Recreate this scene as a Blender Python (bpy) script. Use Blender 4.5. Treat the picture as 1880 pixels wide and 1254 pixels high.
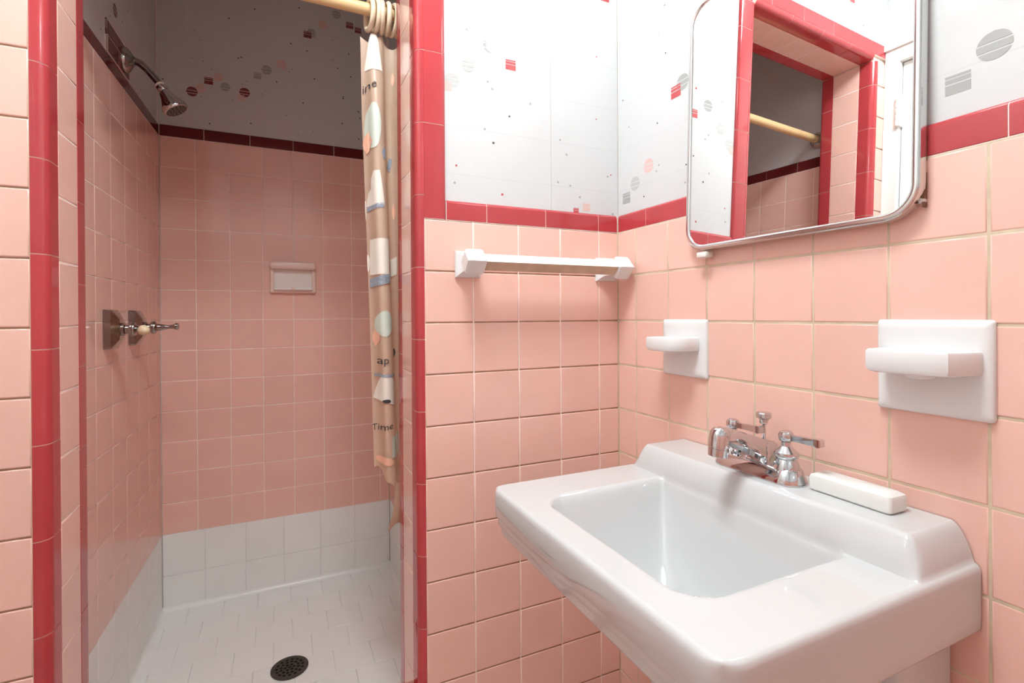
import bpy, bmesh, math, random
from mathutils import Vector, Matrix
random.seed(7)
for o in list(bpy.data.objects): bpy.data.objects.remove(o)
SC = bpy.context.scene; COL = SC.collection
H = 1.27                       # height of the top of the pink tile above the floor
# ------------------------------------------------------------------ camera
F, CX, CY = 925.25, 939.2, 580.44
yaw, pit, rol = 0.4339, -0.0024, -0.0064
CAM = Vector((-0.7774, -1.0389, H - 0.2043))
fw = Vector((math.sin(yaw)*math.cos(pit), math.cos(yaw)*math.cos(pit), math.sin(pit)))
r0 = Vector((math.cos(yaw), -math.sin(yaw), 0)); u0 = r0.cross(fw)
rr = r0*math.cos(rol) + u0*math.sin(rol); uu = -r0*math.sin(rol) + u0*math.cos(rol)
cd = bpy.data.cameras.new('camera'); cam = bpy.data.objects.new('camera', cd); COL.objects.link(cam)
cd.sensor_fit = 'HORIZONTAL'; cd.sensor_width = 36; cd.lens = F*36/1880
cd.shift_x = (940-CX)/1880; cd.shift_y = (CY-627)/1880; cd.clip_start = .01
M = Matrix.Identity(4)
for i in range(3): M[i][0], M[i][1], M[i][2], M[i][3] = rr[i], uu[i], -fw[i], CAM[i]
cam.matrix_world = M; SC.camera = cam
# ------------------------------------------------------------------ world, exposure
W = bpy.data.worlds.new('world'); SC.world = W; W.use_nodes = True
W.node_tree.nodes['Background'].inputs[0].default_value = (.9, .95, 1, 1)
W.node_tree.nodes['Background'].inputs[1].default_value = .3
vs = SC.view_settings; vs.view_transform = 'Standard'; vs.look = 'None'; vs.gamma = 1; vs.use_curve_mapping = False
vs.exposure = 0.12
SC.cycles.diffuse_bounces = 8; SC.cycles.max_bounces = 14
VANITY_POWER = 20.0            # emission of the globe over the cabinet
FILL_POWER = 52.0           # emission of the added ceiling fill dome

# ------------------------------------------------------------------ materials
def s2l(c):
    return tuple(((x/255)/12.92 if x/255 <= .04045 else ((x/255+.055)/1.055)**2.4) for x in c) + (1,)
MATS = {}
def mat(name, rgb, rough=.3, metal=0, var=0, mottle=0, mscale=12, bump=0, bscale=20, spec=.5, coat=0, trans=0):
    m = bpy.data.materials.new(name); m.use_nodes = True; MATS[name] = m
    nt = m.node_tree; p = nt.nodes['Principled BSDF']; N = nt.nodes.new; L = nt.links.new
    p.inputs['Roughness'].default_value = rough; p.inputs['Metallic'].default_value = metal
    p.inputs['Specular IOR Level'].default_value = spec; p.inputs['Coat Weight'].default_value = coat
    col = s2l(rgb); p.inputs['Base Color'].default_value = col
    src = None
    tc = N('ShaderNodeTexCoord'); oi = N('ShaderNodeObjectInfo')
    add = N('ShaderNodeVectorMath'); add.operation = 'ADD'
    sc = N('ShaderNodeVectorMath'); sc.operation = 'SCALE'; sc.inputs[3].default_value = 7.0
    cmb = N('ShaderNodeCombineXYZ')
    for i in range(3): L(oi.outputs['Random'], cmb.inputs[i])
    L(cmb.outputs[0], sc.inputs[0]); L(tc.outputs['Object'], add.inputs[0]); L(sc.outputs[0], add.inputs[1])
    if var or mottle:
        hsv = N('ShaderNodeHueSaturation'); hsv.inputs['Color'].default_value = col
        mr = N('ShaderNodeMapRange'); mr.inputs[3].default_value = 1-var; mr.inputs[4].default_value = 1+var
        L(oi.outputs['Random'], mr.inputs[0])
        val = mr.outputs[0]
        if mottle:
            nz = N('ShaderNodeTexNoise'); nz.inputs['Scale'].default_value = mscale; nz.inputs['Detail'].default_value = 3
            L(add.outputs[0], nz.inputs['Vector'])
            m2 = N('ShaderNodeMapRange'); m2.inputs[1].default_value = .3; m2.inputs[2].default_value = .7
            m2.inputs[3].default_value = 1-mottle; m2.inputs[4].default_value = 1+mottle
            L(nz.outputs[0], m2.inputs[0])
            mu = N('ShaderNodeMath'); mu.operation = 'MULTIPLY'; L(val, mu.inputs[0]); L(m2.outputs[0], mu.inputs[1]); val = mu.outputs[0]
        L(val, hsv.inputs['Value']); L(hsv.outputs[0], p.inputs['Base Color'])
    if bump:
        nb = N('ShaderNodeTexNoise'); nb.inputs['Scale'].default_value = bscale; nb.inputs['Detail'].default_value = 2
        L(add.outputs[0], nb.inputs['Vector'])
        b = N('ShaderNodeBump'); b.inputs['Strength'].default_value = 1; b.inputs['Distance'].default_value = bump
        L(nb.outputs[0], b.inputs['Height']); L(b.outputs[0], p.inputs['Normal'])
        if coat: L(b.outputs[0], p.inputs['Coat Normal'])
    if trans:
        t = N('ShaderNodeBsdfTranslucent'); mx = N('ShaderNodeMixShader'); mx.inputs[0].default_value = trans
        t.inputs[0].default_value = col
        L(p.outputs[0], mx.inputs[1]); L(t.outputs[0], mx.inputs[2]); L(mx.outputs[0], nt.nodes['Material Output'].inputs[0])
    return m
PINK = (231, 187, 173)
mat('pink_tile', PINK, .13, var=.025, mottle=.02, mscale=14, bump=.0006, bscale=9)
mat('red_tile', (176, 62, 66), .10, var=.06, mottle=.05, mscale=16, bump=.0004, bscale=10)
mat('maroon_tile', (98, 28, 31), .12, var=.05, mottle=.05, mscale=16, bump=.0004, bscale=10)
mat('white_grout', (240, 222, 212), .7, mottle=.08, mscale=30)
mat('beige_grout', (205, 188, 162), .75, mottle=.14, mscale=25)
mat('white_painted_tile', (232, 233, 230), .32, var=.012, mottle=.02, mscale=10, bump=.0004, bscale=30)
mat('white_painted_joint', (214, 214, 211), .5, mottle=.03)
mat('porcelain', (198, 199, 199), .07, coat=.3)
mat('white_ceramic', (224, 225, 225), .10)
mat('chrome', (206, 207, 209), .05, metal=1)
mat('tarnished_chrome', (168, 166, 162), .16, metal=1, mottle=.18, mscale=60)
mat('spray_plate', (112, 110, 108), .35, metal=.6); mat('dark_nozzle', (38, 38, 38), .4)
mat('wood_rod', (222, 190, 140), .42, mottle=.06, mscale=30)
mat('ivory_plastic', (228, 210, 182), .32)
mat('pearl_lever', (226, 208, 172), .25, mottle=.06, mscale=120)
mat('curtain_vinyl', (230, 204, 180), .34, mottle=.03, mscale=8, trans=.4)
mat('print_white', (236, 230, 218), .4); mat('print_mint', (208, 218, 205), .4); mat('print_coral', (240, 186, 158), .4)
mat('print_blue', (150, 160, 172), .45, mottle=.25, mscale=160); mat('print_ink', (62, 62, 66), .5); mat('print_tan', (170, 145, 120), .5)
mat('cast_drain', (74, 70, 64), .45, metal=.7, mottle=.2, mscale=60); mat('drain_dark', (10, 9, 8), .8)
mat('door_paint', (236, 236, 232), .3, bump=.0003, bscale=40)
mat('ceiling_paint', (240, 240, 238), .8)
mat('soap', (222, 223, 219), .35)
mat('bar_enamel', (240, 238, 234), .2); mat('bar_tan', (196, 172, 148), .45, mottle=.12, mscale=40)
mat('mirror_silver', (244, 243, 242), .0, metal=1)
mat('stainless', (214, 214, 212), .18, metal=1)
mat('white_enamel', (228, 226, 220), .35, mottle=.03)
mat('rust', (120, 82, 62), .8, mottle=.3, mscale=80)
mat('m_maroon', (128, 66, 66), .06); mat('m_red', (186, 78, 80), .06); mat('m_pink', (216, 180, 174), .06)
mat('m_grey', (162, 162, 159), .06); mat('m_light', (184, 183, 180), .06); mat('m_dark', (96, 84, 84), .06); mat('brown_grout', (172, 143, 121), .85, mottle=.2, mscale=30); mat('m_white', (246, 246, 246), .06)
mat('floor_vinyl', (206, 190, 180), .35, mottle=.05)

def panel_material(name, rgb, z0, pitch):
    """white melamine board with fine scored lines and an orange-peel gloss"""
    m = mat(name, rgb, .055); nt = m.node_tree; N = nt.nodes.new; L = nt.links.new; p = nt.nodes['Principled BSDF']
    g = N('ShaderNodeNewGeometry'); sx = N('ShaderNodeSeparateXYZ'); L(g.outputs['Position'], sx.inputs[0])
    a = N('ShaderNodeMath'); a.operation = 'SUBTRACT'; a.inputs[1].default_value = z0; L(sx.outputs[2], a.inputs[0])
    b = N('ShaderNodeMath'); b.operation = 'PINGPONG'; b.inputs[1].default_value = pitch/2; L(a.outputs[0], b.inputs[0])
    c = N('ShaderNodeMapRange'); c.inputs[1].default_value = 0; c.inputs[2].default_value = .0012; c.inputs[3].default_value = 0; c.inputs[4].default_value = 1
    L(b.outputs[0], c.inputs[0])
    mx = N('ShaderNodeMix'); mx.data_type = 'RGBA'; L(c.outputs[0], mx.inputs[0])
    base = s2l(rgb); mx.inputs[6].default_value = tuple(x*.9 for x in base[:3])+(1,); mx.inputs[7].default_value = base
    L(mx.outputs[2], p.inputs['Base Color'])
    nz = N('ShaderNodeTexNoise'); nz.inputs['Scale'].default_value = 190; nz.inputs['Detail'].default_value = 1
    L(g.outputs['Position'], nz.inputs['Vector'])
    bp = N('ShaderNodeBump'); bp.inputs['Distance'].default_value = .00010; L(nz.outputs[0], bp.inputs['Height']); L(bp.outputs[0], p.inputs['Normal'])
    return m
panel_material('wall_board', (202, 202, 202), H+.103, .104)

def emit(name, rgb, strength):
    m = bpy.data.materials.new(name); m.use_nodes = True; MATS[name] = m; nt = m.node_tree
    e = nt.nodes.new('ShaderNodeEmission'); e.inputs[0].default_value = s2l(rgb); e.inputs[1].default_value = strength
    nt.links.new(e.outputs[0], nt.nodes['Material Output'].inputs[0])
emit('vanity_glow', (248, 250, 249), VANITY_POWER); emit('fill_glow', (236, 247, 250), FILL_POWER)

# ------------------------------------------------------------------ helpers
def tag(o, label=None, cat=None, group=None, kind=None):
    if label: o['label'] = label
    if cat: o['category'] = cat
    if group: o['group'] = group
    if kind: o['kind'] = kind
    return o
def link(name, me, m=None, parent=None, mw=None):
    o = bpy.data.objects.new(name, me); COL.objects.link(o)
    if m and me and not me.materials: me.materials.append(MATS[m] if isinstance(m, str) else m)
    if parent: o.parent = parent
    if mw is not None:
        o.matrix_world = mw if parent is None else parent.matrix_basis.inverted() @ mw
        if parent is not None: o.matrix_basis = parent.matrix_basis.inverted() @ mw
    return o
def thing(name, loc, label, cat, group=None):
    o = bpy.data.objects.new(name, None); COL.objects.link(o); o.location = loc; o.empty_display_size = .03
    return tag(o, label, cat, group)
def mesh(name, v, f, smooth=False):
    me = bpy.data.meshes.new(name); me.from_pydata([tuple(x) for x in v], [], f); me.update()
    if smooth: me.polygons.foreach_set('use_smooth', [True]*len(me.polygons))
    return me
def bm_mesh(bm, name, smooth=None):
    bmesh.ops.recalc_face_normals(bm, faces=bm.faces)
    me = bpy.data.meshes.new(name); bm.to_mesh(me); bm.free()
    if smooth is not None:
        me.polygons.foreach_set('use_smooth', [True]*len(me.polygons))
        if smooth < 179: me.set_sharp_from_angle(angle=math.radians(smooth))
    return me
def add_box(bm, lo, hi, bev=0, seg=2):
    vs_ = [bm.verts.new((x, y, z)) for x in (lo[0], hi[0]) for y in (lo[1], hi[1]) for z in (lo[2], hi[2])]
    fs = [bm.faces.new([vs_[i] for i in q]) for q in ((0,1,3,2),(4,6,7,5),(0,4,5,1),(2,3,7,6),(0,2,6,4),(1,5,7,3))]
    if bev:
        es = list({e for f in fs for e in f.edges}); bmesh.ops.bevel(bm, geom=es, offset=bev, segments=seg, affect='EDGES', profile=.5)
def box(name, lo, hi, m, parent=None, bev=0, seg=2):
    """box mesh, world coordinates lo..hi, object origin at the parent's origin or world zero"""
    bm = bmesh.new(); off = parent.location if parent else Vector((0,0,0))
    add_box(bm, Vector(lo)-off, Vector(hi)-off, bev, seg)
    return link(name, bm_mesh(bm, name, 40 if bev else None), m, parent)
def lathe_mesh(name, prof, seg=28, axis='Z', smooth=45, flute=None):
    bm = bmesh.new(); rings = []
    for r, z in prof:
        if r < 1e-6: rings.append([bm.verts.new((0, 0, z))])
        else: rings.append([bm.verts.new((r*math.cos(2*math.pi*i/seg), r*math.sin(2*math.pi*i/seg), z)) for i in range(seg)])
    for a, b in zip(rings, rings[1:]):
        for i in range(seg):
            j = (i+1) % seg
            if len(a) == 1 and len(b) == 1: continue
            if len(a) == 1: bm.faces.new((a[0], b[i], b[j]))
            elif len(b) == 1: bm.faces.new((a[i], a[j], b[0]))
            else: bm.faces.new((a[i], a[j], b[j], b[i]))
    if len(rings[0]) > 1: bm.faces.new(rings[0])
    if len(rings[-1]) > 1: bm.faces.new(rings[-1])
    return bm_mesh(bm, name, smooth)
def orient(pos, zdir, xhint=Vector((0,0,1))):
    z = Vector(zdir).normalized(); x = Vector(xhint) - z*z.dot(Vector(xhint))
    if x.length < 1e-4: x = Vector((1,0,0)) - z*z.x
    x.normalize(); y = z.cross(x); m = Matrix.Identity(4)
    for i in range(3): m[i][0], m[i][1], m[i][2], m[i][3] = x[i], y[i], z[i], pos[i]
    return m
def lathe(name, prof, pos, zdir, m, parent=None, seg=28, smooth=45, xhint=Vector((0,0,1))):
    return link(name, lathe_mesh(name, prof, seg, smooth=smooth), m, parent, orient(pos, zdir, xhint))
def tube_mesh(name, pts, rad, seg=14, smooth=60, closed=False):
    bm = bmesh.new(); rings = []; n = len(pts); pts = [Vector(p) for p in pts]; up = None
    for i, p in enumerate(pts):
        if closed: t = pts[(i+1) % n]-pts[i-1]
        else: t = pts[min(i+1, n-1)]-pts[max(i-1, 0)]
        t.normalize()
        if up is None:
            up = Vector((0,0,1)) if abs(t.z) < .9 else Vector((1,0,0))
        a = (up-t*up.dot(t)).normalized(); b = t.cross(a); up = a
        r = rad[i] if isinstance(rad, (list, tuple)) else rad
        rings.append([bm.verts.new(p+r*(a*math.cos(2*math.pi*k/seg)+b*math.sin(2*math.pi*k/seg))) for k in range(seg)])
    for i in range(n if closed else n-1):
        A, B = rings[i], rings[(i+1) % n]
        for k in range(seg): bm.faces.new((A[k], A[(k+1) % seg], B[(k+1) % seg], B[k]))
    if not closed: bm.faces.new(rings[0]); bm.faces.new(rings[-1])
    return bm_mesh(bm, name, smooth)
def loft_mesh(name, loops, smooth=40, cap=True):
    bm = bmesh.new(); R = [[bm.verts.new(p) for p in lp] for lp in loops]; n = len(R[0])
    for a, b in zip(R, R[1:]):
        for k in range(n): bm.faces.new((a[k], a[(k+1) % n], b[(k+1) % n], b[k]))
    if cap: bm.faces.new(R[0]); bm.faces.new(R[-1])
    return bm_mesh(bm, name, smooth)
def local(parent, pts): return [Vector(p)-parent.location for p in pts]

# frame of a wall: origin, U, V, N
class Fr:
    def __init__(s, o, U, V): s.o = Vector(o); s.U = Vector(U).normalized(); s.V = Vector(V).normalized(); s.N = s.U.cross(s.V)
    def p(s, u, v, n=0): return s.o+s.U*u+s.V*v+s.N*n
    def mw(s, u, v, n=0):
        m = Matrix.Identity(4); p = s.p(u, v, n)
        for i in range(3): m[i][0], m[i][1], m[i][2], m[i][3] = s.U[i], s.V[i], s.N[i], p[i]
        return m
TC = {}
def tile_mesh(w, h, m, t=.006, e=.0022):
    k = (round(w, 4), round(h, 4), m, t)
    if k in TC: return TC[k]
    v = []; f = []
    rings = [(0, -t), (0, -.0013), (e*.35, -.0004), (e, 0)]
    for ins, z in rings:
        a, b = w/2-ins, h/2-ins; v += [(-a, -b, z), (a, -b, z), (a, b, z), (-a, b, z)]
    for r in range(3):
        for i in range(4): f.append((4*r+i, 4*r+(i+1) % 4, 4*r+4+(i+1) % 4, 4*r+4+i))
    f.append((12, 13, 14, 15))
    me = mesh('tile', v, f); me.materials.append(MATS[m])
    sm = [False]*4+[True]*8+[False]; me.polygons.foreach_set('use_smooth', sm); TC[k] = me
    return me
def slab(name, fr, u0, u1, v0, v1, n0, n1, m, parent):
    v = [fr.p(u, vv, n) for u in (u0, u1) for vv in (v0, v1) for n in (n0, n1)]
    return link(name, mesh(name, v, [(0,1,3,2),(4,6,7,5),(0,4,5,1),(2,3,7,6),(0,2,6,4),(1,5,7,3)]), m, parent)
def field(parent, fr, us, vs_, m, grout, gap=.0014, gapv=None, name='tile', skip=None, jit=.0003, back=.0085, backing=True, rec=.0008, strips=None):
    """tiles between consecutive edges us x vs_, each an object, over a recessed grout slab"""
    gapv = gapv or gap
    if backing: slab('grout', fr, us[0], us[-1], vs_[0], vs_[-1], -back, -rec, grout, parent)
    if strips:
        for u in us[1:-1]: slab('grout', fr, u-gap, u+gap, vs_[0], vs_[-1], -back, -.0007, strips, parent)
    for a, b in zip(us, us[1:]):
        for c, d in zip(vs_, vs_[1:]):
            if skip and skip((a+b)/2, (c+d)/2): continue
            w, h = b-a-gap, d-c-gapv
            if w < .004 or h < .004: continue
            link(name, tile_mesh(w, h, m), None, parent, fr.mw((a+b)/2, (c+d)/2, random.uniform(-jit, jit)))
def prism(name, prof, L, key, m, parent, o, A, B, D, smooth_from=None):
    """2D profile (a,b) along axes A,B extruded a length L along D from o; profile closed"""
    k = (key, round(L, 4), m)
    if k not in TC:
        n = len(prof); v = [(a, b, 0) for a, b in prof]+[(a, b, L) for a, b in prof]
        f = [tuple(range(n))[::-1], tuple(range(n, 2*n))]
        f += [(i, (i+1) % n, n+(i+1) % n, n+i) for i in range(n)]
        bm = bmesh.new(); me0 = mesh('x', v, f); bm.from_mesh(me0); bpy.data.meshes.remove(me0)
        me = bm_mesh(bm, name, 35); me.materials.append(MATS[m]); TC[k] = me
    mw = Matrix.Identity(4)
    for i in range(3): mw[i][0], mw[i][1], mw[i][2], mw[i][3] = A[i], B[i], D[i], o[i]
    return link(name, TC[k], None, parent, mw)
def grout_run(parent, prof, key, o, A, B, D, L, m='white_grout'):
    prism('grout', prof, L, 'g'+key, m, parent, o, A, B, D)
X, Y, Z = Vector((1,0,0)), Vector((0,1,0)), Vector((0,0,1))
def arc(cx, cy, r, a0, a1, n=7): return [(cx+r*math.cos(math.radians(a0+(a1-a0)*i/n)), cy+r*math.sin(math.radians(a0+(a1-a0)*i/n))) for i in range(n+1)]
# cap trim profile: a = up the wall, b = out of the wall; rounded top edge
def cap_prof(h, r=.0085, t=.008): return [(0, -t), (0, -.001), (.001, 0)]+arc(h-r, -r, r, 90, 0)[0:] + [(h, -t-.001)]
def run(edges, gap=.0016):
    return [(a+gap/2, b-a-gap) for a, b in zip(edges, edges[1:])]

# ================================================================== SETTING
ZC = 2.40
XW = -1.190                    # door wall
XL, XR = -1.111, -.514         # faces of the shower opening
YB = 1.122; YJ = .190          # shower back wall, rear face of the partition
XSL, XSR = -1.159, -.353
SOF = H+.745                   # underside of the opening's head
RW = .0085                     # depth of the wall core behind the tile faces
YREAR = -1.75
def struct(name, boxes, m):
    bm = bmesh.new()
    for lo, hi in boxes: add_box(bm, lo, hi)
    return tag(link(name, bm_mesh(bm, name), m), kind='structure')
floor_o = struct('floor', [((XW-.1, YREAR-.1, -.1), (.1, 0, 0))], 'floor_vinyl')
ceil_o = struct('ceiling', [((XW-.2, YREAR-.1, ZC), (.1, YB+.1, ZC+.08))], 'ceiling_paint')
wf = struct('wall_front', [((XR+RW, RW, 0), (.1, YJ-RW, ZC)), ((XW-.12, RW, 0), (XL-RW, YJ-RW, ZC)), ((XL-RW, RW, SOF+RW), (XR+RW, YJ-RW, ZC))], 'white_grout')
wr = struct('wall_right', [((RW, YREAR-.1, 0), (.12, RW, ZC))], 'beige_grout')
wl = struct('wall_left', [((XW-.12, YREAR-.1, 0), (XW, -.71, ZC)), ((XW-.12, -.71, H+.736), (XW, RW, ZC)), ((XW-.12, -.046, 0), (XW, RW, H+.736))], 'wall_board')
wb = struct('wall_rear', [((XW-.12, YREAR-.1, 0), (.1, YREAR, ZC))], 'wall_board')
wsb = struct('wall_shower_back', [((XSL-.15, YB+RW, 0), (XSR+.1, YB+.1, ZC))], 'white_grout')
wsr = struct('wall_shower_right', [((XSR+RW, YJ-RW, 0), (XSR+.1, YB+RW, ZC))], 'white_grout')
frF = Fr((0,0,0), X, Z); frS = Fr((0,0,0), -Y, Z); frB = Fr((0,YB,0), X, Z)
frL = Fr((XSL, YB, 0), Vector((.0279,1,0)), Z); frR = Fr((XSR, 0, 0), -Y, Z)
bm = bmesh.new()
q = [frL.p(u, z, n) for u in (-.96, .02) for z in (0, ZC) for n in (-.1, -RW)]
V8 = [bm.verts.new(p) for p in q]
for f in ((0,1,3,2),(4,6,7,5),(0,4,5,1),(2,3,7,6),(0,2,6,4),(1,5,7,3)): bm.faces.new([V8[i] for i in f])
wsl = tag(link('wall_shower_left', bm_mesh(bm, 'wall_shower_left'), 'white_grout'), kind='structure')

ROWS = [0.0] + [H-.11*k for k in range(11, -1, -1)]        # room rows, top at H
def rows(z0, z1):
    r = [H+.11*k for k in range(-12, 12) if z0+.012 < H+.11*k < z1-.012]
    return [z0]+r+[z1]
# --- front wall: tile right of the opening (towel bar wall)
UT = [-.497, -.3877, -.2777, -.1677, -.0577, .0]
field(wf, frF, UT, rows(0, H), 'pink_tile', 'brown_grout', .0013, .0028, rec=.0024, strips='white_grout')  # brown slab shows in the horizontal joints, white strips in the vertical ones
slab('grout', frF, -.4985, -.4962, 0, H, -.0085, -.0006, 'white_grout', wf)
slab('grout', frF, -.0014, .006, 0, H, -.0085, -.0004, 'beige_grout', wf)
# strip left of the opening
field(wf, frF, [XW, -1.131], rows(0, SOF), 'pink_tile', 'brown_grout', .0014, .0030, rec=.0024)
slab('grout', frF, -1.1322, -1.1300, 0, SOF, -.0085, -.0006, 'beige_grout', wf)
# jamb faces
frJL = Fr((XL, 0, 0), Y, Z); frJR = Fr((XR, 0, 0), -Y, Z)
field(wf, frJL, [.050, .141], rows(.175, SOF), 'pink_tile', 'white_grout', .0014, .0022)
field(wf, frJR, [-.141, -.050], rows(.175, SOF), 'pink_tile', 'white_grout', .0014, .0022)
frSo = Fr((0, 0, SOF), X, -Y)
field(wf, frSo, [XL+.11*k for k in range(6)]+[XR], [-.141, -.050], 'pink_tile', 'white_grout', .0014)
# curb across the opening
field(wf, Fr((0,0,.175), X, Y), [XL+.11*k for k in range(6)]+[XR], [.02, .15], 'pink_tile', 'white_grout')
link('curb', mesh('curb', [(x, y, z) for x in (XL, XR) for y in (.009, YJ-.002) for z in (0, .174)], [(0,1,3,2),(4,6,7,5),(0,4,5,1),(2,3,7,6),(0,2,6,4),(1,5,7,3)]), 'white_grout', wf)
# vertical corner bullnoses (a = along jamb depth y, b = towards the opening)
def corner_prof(flat, r): return [(flat, -.008), (flat, 0)]+[(r, 0)]+[(r-r*math.sin(math.radians(t)), -r+r*math.cos(math.radians(t))) for t in range(10, 91, 10)]+[(.006, -r)]
def corner_core(flat, r, i=.0009): return [(flat+.0012, -.008), (flat+.0012, -i)]+[(r, -i)]+[(r-(r-i)*math.sin(math.radians(t)), -r+(r-i)*math.cos(math.radians(t))) for t in range(10, 91, 10)]+[(i, -r-.0012), (.006, -r-.0012)]
def cap_core(h, r=.0085, t=.008, i=.0008): return [(-.0012, -t), (-.0012, -i)]+arc(h-r, -r, r-i, 90, 0)+[(h-i, -t-.001)]
zj = [H+.050+.1525*k for k in range(-9, 6)]
zj = [.0] + [z for z in zj if .02 < z < SOF-.02] + [SOF]
for z, l in run(zj):
    prism('bullnose_tile', corner_prof(.0495, .020), l, 'cl', 'red_tile', wf, Vector((XL, 0, z)), Y, X, Z)
    prism('bullnose_tile', corner_prof(.0495, .017), l, 'cr', 'red_tile', wf, Vector((XR, 0, z)), Y, -X, Z)
zj2 = [.175]+[H+.01+.1525*k for k in range(-7, 6) if .2 < H+.01+.1525*k < SOF-.02]+[SOF]
for z, l in run(zj2):
    prism('bullnose_tile', corner_prof(.0485, .014), l, 'bl', 'red_tile', wf, Vector((XL, YJ, z)), -Y, X, Z)
    prism('bullnose_tile', corner_prof(.0485, .014), l, 'br', 'red_tile', wf, Vector((XR, YJ, z)), -Y, -X, Z)
grout_run(wf, corner_core(.0495, .020), 'cl', Vector((XL, 0, 0)), Y, X, Z, SOF); grout_run(wf, corner_core(.0495, .017), 'cr', Vector((XR, 0, 0)), Y, -X, Z, SOF)
grout_run(wf, corner_core(.0485, .014), 'bl', Vector((XL, YJ, .175)), -Y, X, Z, SOF-.175); grout_run(wf, corner_core(.0485, .014), 'br', Vector((XR, YJ, .175)), -Y, -X, Z, SOF-.175)
grout_run(wf, corner_core(.0495, .018), 'hf', Vector((XL, 0, SOF)), Y, -Z, X, XR-XL); grout_run(wf, corner_core(.0485, .014), 'hb', Vector((XL, YJ, SOF)), -Y, -Z, X, XR-XL)
# head bullnoses and curb bullnose
xe = [XL+.0, -.98, -.83, -.68, XR]
for x, l in run(xe):
    prism('bullnose_tile', corner_prof(.0495, .018), l, 'hf', 'red_tile', wf, Vector((x, 0, SOF)), Y, -Z, X)
    prism('bullnose_tile', corner_prof(.0485, .014), l, 'hb', 'red_tile', wf, Vector((x, YJ, SOF)), -Y, -Z, X)
    prism('bullnose_tile', corner_prof(.040, .014), l, 'cb', 'maroon_tile', wf, Vector((x, YJ, .175)), -Y, Z, X)
    prism('bullnose_tile', corner_prof(.020, .014), l, 'cf', 'red_tile', wf, Vector((x, 0, .175)), Y, Z, X)
# flat red trim up the side of the opening and over its head, cap trim over the pink tile
PR5 = cap_prof(.0485); PR4 = cap_prof(.043)
for z, l in run([H+.001]+[z for z in zj if z > H+.06]+[SOF+.047]):
    prism('trim_tile', PR5, l, 'vt', 'red_tile', wf, Vector((XR+.017, 0, z)), X, -Y, Z)
for x, l in run([XW, -1.03, -.88, -.73, -.58, XR+.016]):
    prism('trim_tile', PR5, l, 'ht', 'red_tile', wf, Vector((x, 0, SOF+.0005+.018)), Z, -Y, X)
for x, l in run([-.4485, -.355, -.206, -.058, -.0015]):
    prism('trim_tile', PR4, l, 'ct', 'red_tile', wf, Vector((x, 0, H+.001)), Z, -Y, X)
grout_run(wf, cap_core(.0485), 'vt', Vector((XR+.017, 0, H)), X, -Y, Z, SOF+.047-H)
grout_run(wf, cap_core(.0485), 'ht', Vector((XW, 0, SOF+.0185)), Z, -Y, X, XR+.016-XW)
grout_run(wf, cap_core(.043), 'ct', Vector((-.4485, 0, H+.001)), Z, -Y, X, .4485)
grout_run(wr, cap_core(.043), 'st', Vector((0, 0, H+.001)), Z, -X, -Y, 1.34)
# --- sink wall
US = [.0, .0696] + [.0696+.11*k for k in range(1, 14)]
def sink_skip(u, v): return (.168 < u < .29 and H-.325 < v < H-.22) or (.61 < u < .735 and H-.33 < v < H-.22)
field(wr, frS, US, rows(0, H), 'pink_tile', 'beige_grout', .0026, .0030)
for u, l in run([.0015, .106, .256]):
    prism('trim_tile', PR4, l, 'st', 'red_tile', wr, Vector((0, -u, H+.001)), Z, -X, -Y)
for u, l in run([.256, .40, .598, .748, .898, 1.048, 1.198, 1.348]):
    prism('trim_tile', PR4, l, 'st', 'red_tile', wr, Vector((0, -u, H+.001)), Z, -X, -Y)
# --- wainscot behind the camera and past the door
frRe = Fr((0, YREAR+RW, 0), -X, Z); frWl = Fr((XW+RW, 0, 0), Y, Z)
field(wb, frRe, [.002]+[.09+.11*k for k in range(10)]+[-XW], rows(0, H), 'pink_tile', 'white_grout', .0016, .0024)
field(wl, frWl, [YREAR+.01]+[-1.73+.11*k for k in range(1, 9)]+[-.765], rows(0, H), 'pink_tile', 'white_grout', .0016, .0024)
for x, l in run([.002, .15, .30, .45, .60, .75, .90, 1.05, -XW]):
    prism('trim_tile', PR4, l, 'rt', 'red_tile', wb, Vector((-x, YREAR+RW, H+.001)), Z, Y, -X)
for y, l in run([YREAR+.01, -1.60, -1.45, -1.30, -1.15, -1.0, -.87, -.765]):
    prism('trim_tile', PR4, l, 'lt', 'red_tile', wl, Vector((XW+RW, y, H+.001)), Z, X, Y)
# --- shower walls
ST = H+.4444                   # top of the shower's pink tile
def srows(z1=ST): return [ST-.11*k for k in range(13, -1, -1)]
UB = [XSL+.001, -1.0485, -.9395, -.8295, -.7215, -.612, -.502, -.392, XSR-.001]
def soap_skip(u, v): return -.80 < u < -.645 and H-.10 < v < H
field(wsb, frB, UB, srows(), 'pink_tile', 'white_grout', .0016, .0016, skip=None)
UL = [-.955, -.87, -.753, -.636, -.518, -.398, -.277, -.165, -.057, -.001]
field(wsl, frL, UL, srows(), 'pink_tile', 'white_grout', .0016, .0016)
UR = [-YB+.001+.11*k for k in range(9)]
field(wsr, frR, UR[:-1]+[-YJ], srows(), 'pink_tile', 'white_grout', .0016, .0016)
PRS = cap_prof(.043)
for x, l in run([XSL+.001, -1.021, -.870, -.719, -.567, -.42, XSR-.001]):
    prism('trim_tile', PRS, l, 'sb', 'maroon_tile', wsb, Vector((x, YB, ST+.001)), Z, -Y, X)
for a, l in run([-.955, -.80, -.66, -.51, -.36, -.21, -.06, -.001]):
    prism('trim_tile', PRS, l, 'sl', 'maroon_tile', wsl, frL.p(a, ST+.001), Z, frL.N, frL.U)
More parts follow.
